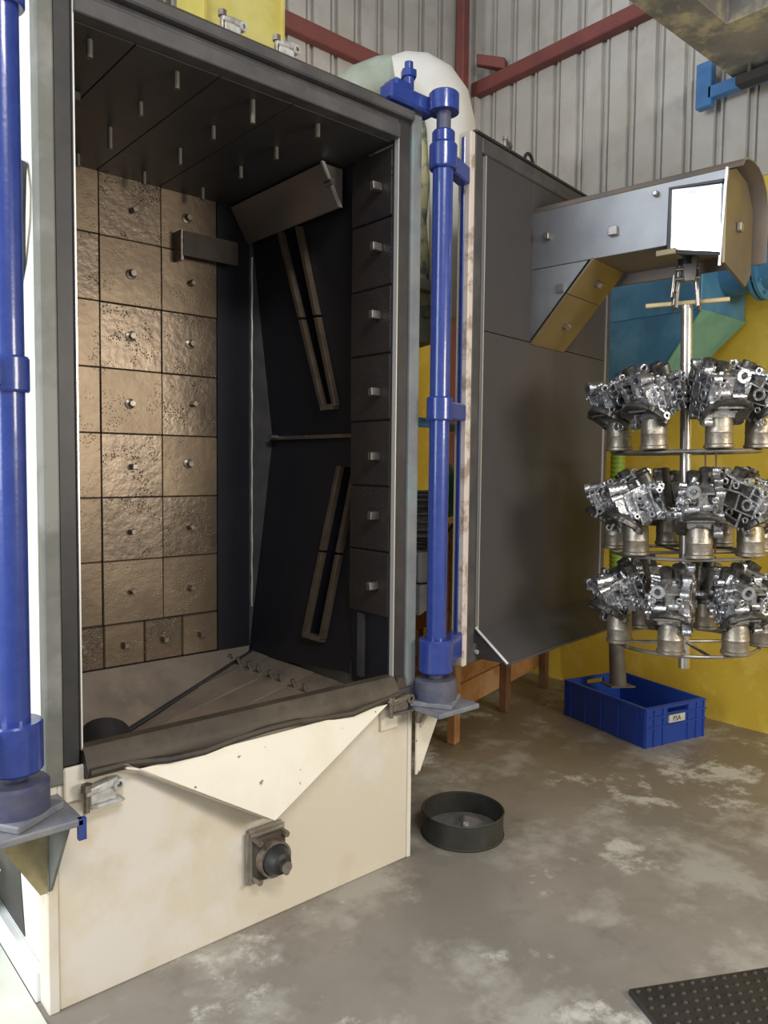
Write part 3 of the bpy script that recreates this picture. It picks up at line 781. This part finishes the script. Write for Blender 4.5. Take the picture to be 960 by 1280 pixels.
def casting_meshes(seed):
    """one cylinder head, standing on its sleeve; local -y faces outwards from the ring"""
    r = random.Random(seed)
    d = {}
    d['sleeve'] = MB().lathe([(.038, 0), (.053, 0), (.056, .004), (.056, .013), (.051, .017), (.0495, .055), (.052, .06), (.050, .066), (.050, .10), (.046, .118), (0, .12)], n=24).mesh('sleeve', SLEEVE, ang=30)
    # dished throat flange facing outwards and down
    n = Vector((0, -.52, -.85))
    m = MB().lathe([(0, -.05), (.05, -.05), (.084, -.022), (.088, -.012), (.088, 0), (.08, .003), (.068, -.004), (.052, -.007), (.047, -.02), (.030, -.022), (.026, -.028), (0, -.03)], (0, -.058, .122), n, 30)
    for a in (.5, 2.6, 3.7, 5.7):
        q = n.to_track_quat('Z', 'Y') @ Vector((.08 * math.cos(a), .08 * math.sin(a), 0)) + Vector((0, -.058, .122))
        m.ringtube(q - n * .016, q + n * .004, .017, .007, 10)
    d['throat_flange'] = m.mesh('throat_flange', CASTD, ang=30)
    B = T_((0, .025, .135)) @ Matrix.Rotation(.34, 4, 'X') @ Matrix.Diagonal((1, 1, .80, 1))
    # body: core, webs, front tubes, brackets and bosses
    m = MB()
    m.hexa([(-.048, -.06, 0), (.048, -.06, 0), (.048, .085, 0), (-.048, .085, 0), (-.040, -.055, .17), (.044, -.055, .17), (.044, .075, .19), (-.036, .075, .19)], B)
    for k in range(3):
        z = .03 + k * .055
        m.box(-.058, .05, -.07, .09, z, z + .007, B)
    for k in range(5):
        y = -.06 + k * .034
        m.box(-.068, -.04, y, y + .008, .0, .17 - .008 * k, B)
    m.cyl(B @ Vector((-.058, -.078, .108)), B @ Vector((-.004, -.082, .108)), .0185, n=16)
    m.cyl(B @ Vector((.004, -.078, .122)), B @ Vector((.058, -.074, .122)), .0185, n=16)
    m.cyl(B @ Vector((.012, -.062, .10)), B @ Vector((.004, -.068, .20)), .028, .024, 16)
    m.box(-.060, -.046, -.10, -.055, .125, .17, B)
    m.box(.040, .052, -.095, -.05, .07, .175, B)
    m.box(-.05, .05, -.105, -.06, .058, .070, B)
    m.box(-.022, .022, -.098, -.06, .070, .092, B)
    for x, z in ((-.045, .074), (.04, .078), (.046, .17), (-.05, .165)):
        m.ringtube(B @ Vector((x, -.108, z)), B @ Vector((x, -.06, z)), .013, .006, 10)
    for k in range(24):
        y, z = r.uniform(-.06, .09), r.uniform(.0, .18)
        p = B @ Vector((-.045, y, z)); q = B @ Vector((-.045 - r.uniform(.024, .046), y + r.uniform(-.012, .012), z + r.uniform(-.012, .014)))
        if r.random() < .55: m.ringtube(p, q, r.uniform(.011, .018), .006, 10)
        else: m.cyl(p, q, r.uniform(.007, .014), r.uniform(.006, .011), 8)
    for k in range(7):
        y = -.05 + .02 * k
        p = B @ Vector((r.uniform(-.035, .03), y, .17)); q = p + B.to_3x3() @ Vector((r.uniform(-.02, .02), r.uniform(-.01, .02), r.uniform(.02, .05)))
        m.cyl(p, q, r.uniform(.009, .015), r.uniform(.007, .012), 8)
    d['cast_body'] = m.mesh('cast_body', CAST, bev=.0012, ang=30)
    # round open spout at the top of the outer side
    e0, e1 = B @ Vector((-.026, -.03, .195)), B @ Vector((-.030, -.105, .212))
    m = MB().cyl(e0, e0.lerp(e1, .45), .024, .022, 16).ringtube(e0.lerp(e1, .4), e0.lerp(e1, .8), .022, .0135, 16).ringtube(e0.lerp(e1, .7), e1, .0265, .0135, 18)
    m.box(-.02, .045, -.10, -.02, .196, .206, B)
    d['spout'] = m.mesh('spout', CAST, ang=30)
    # gasket face on the side: a plate with raised ridges round pockets, and bolt eyes
    X = B @ T_((.064, .02, .09)) @ Matrix.Rotation(r.uniform(-.12, .12), 4, 'X')
    d['face_web'] = MB().box(-.024, -.014, -.092, .098, -.105, .12, X).mesh('face_web', CASTD)  # dark metal puts the pockets' shade into the backing's colour
    m = MB()
    # outer ridge, then uneven cross ridges and slanting webs
    out = [(-.098, -.075), (-.085, -.108), (.02, -.102), (.085, -.108), (.1, -.07), (.094, .0), (.104, .06), (.085, .115), (.02, .106), (-.06, .12), (-.098, .09), (-.09, .02)]

    def bar(y0, z0, y1, z1, w_=.0045, h=.012):
        a, b = Vector((0, y0, z0)), Vector((0, y1, z1))
        t = (b - a).normalized(); c = Vector((0, -t.z, t.y)) * w_
        lo, hi = Vector((-.016, 0, 0)), Vector((h, 0, 0))
        m.hexa([a - c + lo, b - c + lo, b + c + lo, a + c + lo, a - c + hi, b - c + hi, b + c + hi, a + c + hi], X)
    for k in range(len(out)):
        bar(*out[k], *out[(k + 1) % len(out)], .006, .013)
    for q in ((-.095, .045, .0, .058), (.0, .058, .1, .035), (-.092, -.02, .02, -.03), (.02, -.03, .097, -.025), (-.045, .055, -.05, .115), (.045, .05, .05, .108), (.0, .055, -.01, -.03),
              (-.04, -.025, -.045, -.104), (.055, -.028, .04, -.104), (.055, .04, .05, -.025), (-.04, -.07, .05, -.068), (-.09, .08, -.048, .082)):
        bar(*q)
    for (y, z, ro, ri) in ((-.100, -.1, .016, .007), (-.106, .0, .015, .007), (-.098, .112, .017, .008), (.104, -.1, .016, .007), (.108, .02, .016, .007), (.098, .122, .017, .008), (-.01, .126, .014, .006), (.01, -.116, .014, .006),
                           (-.05, .02, .024, .014), (.078, .0, .018, .010), (.075, .08, .016, .008), (-.07, -.05, .013, .006), (.025, .085, .015, .008), (.005, -.05, .017, .009)):
        m.ringtube(X @ Vector((-.016, y, z)), X @ Vector((.016, y, z)), ro, ri, 14)
    d['gasket_face'] = m.mesh('gasket_face', CAST, bev=.001, ang=30)
    # slanting tunnels along the back
    m = MB()
    for x, t in ((-.022, 0), (.024, .012)):
        p, q = B @ Vector((x, .085 + t, .02)), B @ Vector((x, .060 + t, .225 + t))
        m.cyl(p, q, .027, .024, 16).ringtube(p.lerp(q, .9), q + (q - p) * .04, .026, .015, 16)
    m.box(-.046, .046, .07, .1, .04, .16, B)
    d['valve_tunnel'] = m.mesh('valve_tunnel', CASTD, ang=30)
    return d


CM = [casting_meshes(s) for s in (3, 11, 29)]
# (ring, angle round the ring seen from above with 0 towards the viewer's side, variant, spin, mirror, label)
CASTINGS = [
    (0, -64, 0, .15, 1, 'silver engine casting on the top ring nearest the open door, farthest left there'),
    (0, -24, 1, -.30, -1, 'silver engine casting on the top ring just left of the hanger tube'),
    (0, 24, 2, .0, -1, 'silver engine casting on the top ring just right of the hanger tube'),
    (0, 68, 0, -.1, -1, 'silver engine casting on the top ring at its right-hand end'),
    (1, -98, 1, .35, 1, 'silver engine casting at the far left end of the middle ring'),
    (1, -40, 2, -.45, -1, 'silver engine casting at the front left of the middle ring, with a slanting flange'),
    (1, 10, 0, -.12, 1, 'silver engine casting in the front centre of the middle ring, before the tube'),
    (1, 56, 1, -.05, -1, 'silver engine casting at the front right of the middle ring, its pocketed face showing'),
    (1, 98, 2, -.1, -1, 'silver engine casting at the right-hand end of the middle ring'),
    (1, -165, 0, .0, 1, 'shaded engine casting at the back of the middle ring, left of the tube'),
    (1, 148, 1, .3, 1, 'shaded engine casting at the back of the middle ring, right of the tube'),
    (2, -62, 2, .1, -1, 'silver engine casting at the left end of the bottom ring, beside the door edge'),
    (2, -10, 1, .05, 1, 'silver engine casting at the front centre of the bottom ring, with an open round spout'),
    (2, 40, 0, -.2, 1, 'silver engine casting at the front right of the bottom ring'),
    (2, 86, 1, -.1, -1, 'silver engine casting at the right-hand end of the bottom ring'),
    (2, 162, 2, .1, 1, 'shaded engine casting at the back of the bottom ring, right of the tube'),
    (2, -142, 0, -.2, 1, 'shaded engine casting at the back of the bottom ring, left of the tube'),
]
for ring, ang, var, spin, mir, label in CASTINGS:
    a = math.radians(ang)
    loc = H0 @ Vector((RR * math.sin(a), -RR * math.cos(a), TZ[ring] + .0045))
    o = bpy.data.objects.new('engine_casting', None)
    COL.objects.link(o)
    o.empty_display_size = .05
    o.matrix_world = T_(loc) @ H0.to_3x3().to_4x4() @ Matrix.Rotation(a + spin, 4, 'Z')
    tag(o, label, 'casting', 'engine castings on the hanger rings')
    for nm, me in CM[var].items():
        c = bpy.data.objects.new(nm, me)
        COL.objects.link(c)
        c.parent = o
        c.scale = (mir, 1, 1)

# ------------------------------------------------------------------ turquoise dust hopper, duct and drain hose
dh = thing('dust_hopper', 'turquoise dust collector hopper and duct against the yellow wall', 'dust hopper', (3.7, .45, 1.72))
x0, x1 = 3.42, 3.95
y0, y1 = -.10, 1.02
zt, zm = 2.90, 2.42
ap = (3.50, .36, .48)
MB().box(x0, x1, y0, y1, zm, zt).build('hopper_box', DUCT, dh, bev=.006)
a = [(x0, y0, zm), (x1, y0, zm), (x1, y1, zm), (x0, y1, zm)]
b = [(3.43, .37, 1.77), (3.53, .37, 1.77), (3.53, .48, 1.77), (3.43, .48, 1.77)]
MB().hexa(b + a).build('hopper_cone', DUCT, dh)
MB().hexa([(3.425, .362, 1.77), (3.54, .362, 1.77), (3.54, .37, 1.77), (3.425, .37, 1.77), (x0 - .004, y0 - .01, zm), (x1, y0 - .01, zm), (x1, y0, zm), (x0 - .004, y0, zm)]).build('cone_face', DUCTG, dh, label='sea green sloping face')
MB().cyl((3.48, .425, 1.72), (3.48, .425, 1.79), .05).build('outlet', DUCT, dh)
dy = [(3.72, -.08, 2.66), (3.72, -1.6, 2.66)]
MB().cyl(dy[0], dy[1], .125, n=32).build('duct', DUCT, dh, ang=30)
fl_ = MB().ringtube((3.72, -.27, 2.66), (3.72, -.288, 2.66), .175, .12, 32).ringtube((3.72, -.30, 2.66), (3.72, -.318, 2.66), .175, .12, 32).build('duct_flange', DUCT, dh, ang=30)
for i in range(10):
    t = i * math.pi / 5
    c, s_ = 3.72 + .152 * math.cos(t), 2.66 + .152 * math.sin(t)
    MB().cyl((c, -.255, s_), (c, -.335, s_), .010, n=6).build('flange_bolt', DUCT, fl_)
ho = thing('drain_hose', 'lime green ribbed drain hose with grey tail running down into the blue crate', 'hose', (3.46, .40, .16))
pts = [Vector(p) for p in ((3.48, .425, 1.72), (3.475, .42, 1.4), (3.47, .41, 1.1), (3.465, .40, .8), (3.455, .385, .52))]


def along(n_):
    out = []
    for i in range(n_ + 1):
        t = i / n_ * (len(pts) - 1)
        k = min(int(t), len(pts) - 2)
        out.append(pts[k].lerp(pts[k + 1], t - k))
    return out


pp = along(180)
MB().tube(pp, [.039 + .006 * (0, .7, 1, .7)[i % 4] for i in range(len(pp))], 14).build('ribbed_hose', HOSE, ho, ang=80)
MB().tube([p for p in pp[::4]], .0395, 12).build('hose_core', HOSED, ho)
MB().tube([(3.456, .386, .54), (3.445, .37, .40), (3.42, .34, .24)], [.045, .047, .05], 16).build('tail_tube', GREYT, ho)
MB().hexa([(3.33, .33, .245), (3.48, .26, .235), (3.51, .36, .235), (3.37, .43, .245), (3.33, .33, .255), (3.48, .26, .245), (3.51, .36, .245), (3.37, .43, .255)]).build('tail_flap', GREYT, ho)

# ------------------------------------------------------------------ blue crate
ca_ = math.atan2(-.115, .49)
CX = T_((3.186, .02, 0)) @ Matrix.Rotation(ca_, 4, 'Z')
cr = thing('plastic_crate', 'blue plastic stacking crate on the floor against the yellow wall', 'crate', X=CX)
L1, L2, HH, TH = .47, .66, .225, .014


def wall_with_slot(m, A, U, n, ln, a0, a1, z0, z1, zt_):
    """upright wall along U with a hand slot between a0..a1, z0..z1"""
    A, U, n = Vector(A), Vector(U), Vector(n)
    def bx(s0, s1, h0, h1):
        m.hexa([A + U * s0 + Vector((0, 0, h0)), A + U * s1 + Vector((0, 0, h0)), A + U * s1 + n + Vector((0, 0, h0)), A + U * s0 + n + Vector((0, 0, h0)),
                A + U * s0 + Vector((0, 0, h1)), A + U * s1 + Vector((0, 0, h1)), A + U * s1 + n + Vector((0, 0, h1)), A + U * s0 + n + Vector((0, 0, h1))])
    bx(0, ln, 0, z0); bx(0, ln, z1, zt_); bx(0, a0, z0, z1); bx(a1, ln, z0, z1)


m = MB(); wall_with_slot(m, (0, 0, 0), (1, 0, 0), (0, TH, 0), L1, L1 * .36, L1 * .70, .175, .205, HH); m.build('end_wall', CRATE, cr, CX)
m = MB(); wall_with_slot(m, (0, L2 - TH, 0), (1, 0, 0), (0, TH, 0), L1, L1 * .36, L1 * .66, .175, .205, HH); m.build('end_wall', CRATE, cr, CX)
MB().box(0, TH, TH, L2 - TH, 0, HH).build('side_wall', CRATE, cr, CX)
MB().box(L1 - TH, L1, TH, L2 - TH, 0, HH).build('side_wall', CRATE, cr, CX)
MB().box(TH, L1 - TH, TH, L2 - TH, .006, .02).build('bottom', CRATE, cr, CX)
m = MB()
for z in (.105, HH - .012, .212 - .05):
    m.box(-.008, L1 + .008, -.008, 0, z, z + .009)
for x in (.0, .06, .13, L1 - .14, L1 - .07, L1 - .012):
    m.box(x, x + .011, -.007, 0, 0, HH - .012)
m.build('end_ribs', CRATE, cr, CX)
m = MB()
for z in (HH - .012,):
    m.box(-.009, 0, 0, L2, z, z + .012)
for y in (.0, .05, .2, .34, .47, .60, L2 - .012):
    m.box(-.007, 0, y, y + .011, 0, HH - .012)
m.build('side_ribs', CRATE, cr, CX)
MB().box(L1 * .37, L1 * .64, -.010, -.0005, .122, .166).build('label_card', LABELW, cr, CX, label='small pale paper label')
tcv = bpy.data.curves.new('label_text', 'FONT')
tcv.body = 'FSA'; tcv.size = .040; tcv.extrude = .0006; tcv.align_x = 'CENTER'
to = bpy.data.objects.new('label_text_tmp', tcv)
COL.objects.link(to)
bpy.context.view_layer.update()
tme = bpy.data.meshes.new_from_object(to.evaluated_get(bpy.context.evaluated_depsgraph_get()))
bpy.data.objects.remove(to)
tme.transform(T_((L1 * .50, -.0108, .130)) @ Matrix.Rotation(math.pi / 2, 4, 'X'))
tme.materials.clear(); tme.materials.append(INK)
lt = bpy.data.objects.new('lettering', tme); COL.objects.link(lt); lt.parent = cr

# ------------------------------------------------------------------ timber stand behind the door
tm = thing('timber_stand', 'orange-brown timber stand of planks and posts behind the open door', 'stand', (2.45, .80, 0))
A = Vector((2.40, .76, 0)); B = Vector((3.72, 1.12, 0))
U = (B - A).normalized(); V = Vector((-U.y, U.x, 0))
TX = Matrix(((U.x, V.x, 0, A.x), (U.y, V.y, 0, A.y), (0, 0, 1, 0), (0, 0, 0, 1)))
Ln = (B - A).length
for x in (0, Ln * .5, Ln - .04):
    for y in (-.03, .62):
        MB().box(x, x + .065, y, y + .05, 0, 1.22).build('post', WOODP if x else WOOD, tm, TX, bev=.004)
for i in range(7):
    z = .15 + i * .155
    MB().box(-.01, Ln + .03, .022, .042, z, z + .148).build('plank', WOOD, tm, TX, bev=.003)
    if i % 2 == 0:
        MB().box(-.01, Ln + .03, .60, .62, z, z + .148).build('plank', WOOD, tm, TX, bev=.003)
for i in range(5):
    y = .02 + i * .13
    MB().box(-.01, Ln + .03, y, y + .115, 1.22, 1.24).build('plank', WOOD, tm, TX, bev=.003)

# ------------------------------------------------------------------ machinery seen in the gap beside the right post
fd = thing('feed_duct', 'off-white elbow duct rising above the cabinet behind the right hinge post', 'duct', (2.17, .66, 2.2))
MB().tube([(1.80, 1.02, 3.40), (1.87, .95, 3.47), (1.95, .88, 3.51), (2.02, .81, 3.52)], .10, 24, cap=False).ringtube((1.79, 1.03, 3.39), (1.80, 1.02, 3.40), .105, .06, 24).build('elbow_inlet', ELBOWG, fd, ang=40, label='sage green inlet elbow')
el = [(2.00, .83, 3.49), (2.04, .79, 3.50), (2.09, .74, 3.49), (2.14, .69, 3.45), (2.18, .655, 3.38), (2.20, .63, 3.26), (2.205, .62, 3.0), (2.205, .62, 2.4), (2.205, .62, 2.30)]
MB().tube(el, [.118, .125, .13, .13, .13, .125, .115, .11, .09], 28).build('elbow_duct', ELBOW, fd, ang=40)
MB().tube([(2.09, .75, 3.3), (2.09, .745, 3.0), (2.08, .75, 2.8), (2.09, .745, 2.6), (2.10, .74, 2.42), (2.11, .73, 2.36)], [.05, .06, .055, .062, .055, .06], 18).build('canvas_sleeve', DIRTY, fd, ang=60, label='dirty yellow canvas sleeve')
MB().lathe([(0, 0), (.06, .02), (.09, .1), (.075, .2), (0, .22)], (2.10, .73, 2.16), n=20).build('sleeve_cup', MOTOR, fd)
MB().box(1.505, 2.20, .60, .66, 2.42, 2.47).box(2.05, 2.16, .64, .78, 2.3, 2.33).build('mount_bar', MOTOR, fd)
wm = thing('wheel_motor', 'grey electric motor with pale terminal box low behind the right hinge post', 'motor', (1.95, .62, .80))
MB().lathe([(0, 0), (.12, 0), (.13, .02), (.13, .36), (.11, .38), (0, .38)], (1.83, .82, 1.28), (1, -.8, 0), 28).build('motor_body', MOTOR, wm, ang=30)
fm = MB()
for i in range(24):
    t = i * math.pi / 12
    q = Vector((1, -.8, 0)).normalized(); w_ = Vector((0, 0, 1)); v_ = q.cross(w_)
    c = Vector((1.83, .82, 1.28)) + q * .05
    d0 = (w_ * math.cos(t) + v_ * math.sin(t))
    e = q.cross(d0) * .004
    fm.hexa([c + d0 * .12 - e, c + d0 * .12 + e, c + d0 * .15 + e, c + d0 * .15 - e, c + q * .26 + d0 * .12 - e, c + q * .26 + d0 * .12 + e, c + q * .26 + d0 * .15 + e, c + q * .26 + d0 * .15 - e])
fm.build('cooling_fins', MOTOR, wm)
MB().lathe([(0, .38), (.14, .38), (.14, .45), (.06, .49), (0, .49)], (1.83, .82, 1.34), (1, -.8, .3), 24).build('fan_cowl', GREEN, wm, ang=30)
tb = MB().box(1.92, 2.06, .52, .66, .98, 1.13).build('terminal_box', MOTORB, wm, bev=.01)
MB().hexa([(1.93, .53, .82), (2.02, .53, .86), (2.02, .60, .86), (1.93, .60, .82), (1.93, .53, .97), (2.04, .53, .97), (2.04, .60, .97), (1.93, .60, .97)]).build('box_bracket', MOTORB, wm)
MB().cyl((2.0, .52, 1.05), (2.0, .50, 1.05), .018).build('gland', STEEL, tb)
MB().tube([(2.0, .52, 1.3), (2.06, .48, 1.24), (2.05, .5, 1.15), (2.0, .52, 1.1)], .008, 8).tube([(1.93, .6, 1.2), (2.03, .5, 1.17), (2.1, .47, 1.27)], .007, 8).build('motor_cable', CABLE, wm)
MB().box(1.56, 1.98, .62, .98, 0, 1.16).build('motor_pedestal', DARKB, wm, bev=.006)
pipe = tag(MB().tube([(1.40, .10, 1.73), (1.6, .12, 1.73), (1.9, .30, 1.73)], .02, 12).build('air_pipe', DUCT), 'thin turquoise pipe crossing the gap behind the right post', 'pipe')
# yellow housing behind the cabinet
eh = thing('elevator_housing', 'tall yellow bucket elevator housing rising behind the cabinet roof', 'elevator', (1.44, 1.5, 0))
MB().box(1.212, 1.668, 1.35, 1.62, 0, 5.4).build('casing', YELD, eh, bev=.004)
MB().box(1.205, 1.225, 1.34, 1.63, 3.0, 5.4).build('edge_angle', YELD, eh, bev=.002)
MB().box(1.655, 1.675, 1.34, 1.63, 3.0, 5.4).build('edge_angle', YELD, eh, bev=.002)

# ------------------------------------------------------------------ floor objects
pn = thing('round_pan', 'round dark grey steel pan of shot dust on the floor beside the cabinet', 'pan', (1.69, .0, 0))
PX = T_((1.69, .0, 0))
pr_ = .172
MB().lathe([(0, 0), (pr_ + .003, 0), (pr_ + .005, .006), (pr_, .010), (pr_, .098), (pr_ + .004, .102), (pr_, .106), (pr_ - .006, .102), (pr_ - .006, .012), (0, .012)], n=48).build('pan_body', PAN, pn, PX, ang=30)
dm = MB()
nr, na = 7, 24
dm.v.append(Vector((-.0, .0, .055)))
for i in range(1, nr + 1):
    for j in range(na):
        t = 2 * math.pi * j / na
        q = i / nr * (pr_ - .007)
        dm.v.append(Vector((q * math.cos(t), q * math.sin(t), max(.013, .055 * (1 - i / nr) ** .9 * (1 if math.sin(t - .8) < .2 else .45) + .014 + .003 * math.sin(3 * t + i)))))
for j in range(na):
    dm.f.append((0, 1 + j, 1 + (j + 1) % na))
    for i in range(nr - 1):
        a_, b_ = 1 + i * na + j, 1 + i * na + (j + 1) % na
        dm.f.append((a_, a_ + na, b_ + na, b_))
dm.build('dust_heap', DUST, pn, PX, ang=80, kind='stuff')
rn = random.Random(5)
for i in range(1):
    q = T_((1.69 - .03 + .016 * i, .0 - .045 - .012 * (i % 2), .062)) @ Matrix.Rotation(rn.uniform(0, 3), 4, 'Z')
    tag(MB().lathe([(.006, -.005), (.012, -.005), (.012, .005), (.006, .005)], n=6, X=q, closed=True).build('hex_nut', EDGE), 'small bright steel nut lying on the dust in the round pan', 'nut')
mt = thing('studded_mat', 'black studded rubber mat lying on the floor at the bottom right', 'mat', (1.326, -1.007, 0))
mu_ = (Vector((1.749, -1.233)) - Vector((1.326, -1.007))).normalized()
ME = Vector((mu_.x, mu_.y, 0)); MF = Vector((mu_.y, -mu_.x, 0)) * 1.0
if MF.y > 0: MF = -MF
MX = Matrix(((ME.x, MF.x, 0, 1.326), (ME.y, MF.y, 0, -1.007), (0, 0, 1, 0), (0, 0, 0, 1)))
MB().box(0, 1.1, 0, .8, 0, .018).build('sheet', MATM, mt, MX, bev=.003)
sm_ = MB()
for i in range(30):
    for j in range(22):
        x, y = .02 + i * .036 + (.018 if j % 2 else 0), .02 + j * .035
        sm_.lathe([(.0085, .017), (.0075, .022), (.004, .025), (0, .0255)], (x, y, 0), n=7)
sm_.build('studs', MATD, mt, MX, kind='stuff')
ps = tag(MB().box(-1.4, -.016, -.25, 1.6, 0, .006).build('daylit_floor_patch', PALEG), 'added pale green patch for daylight on the floor along the left of the cabinet', 'daylight patch')  # added pale slab paints the daylight falling on bare floor here
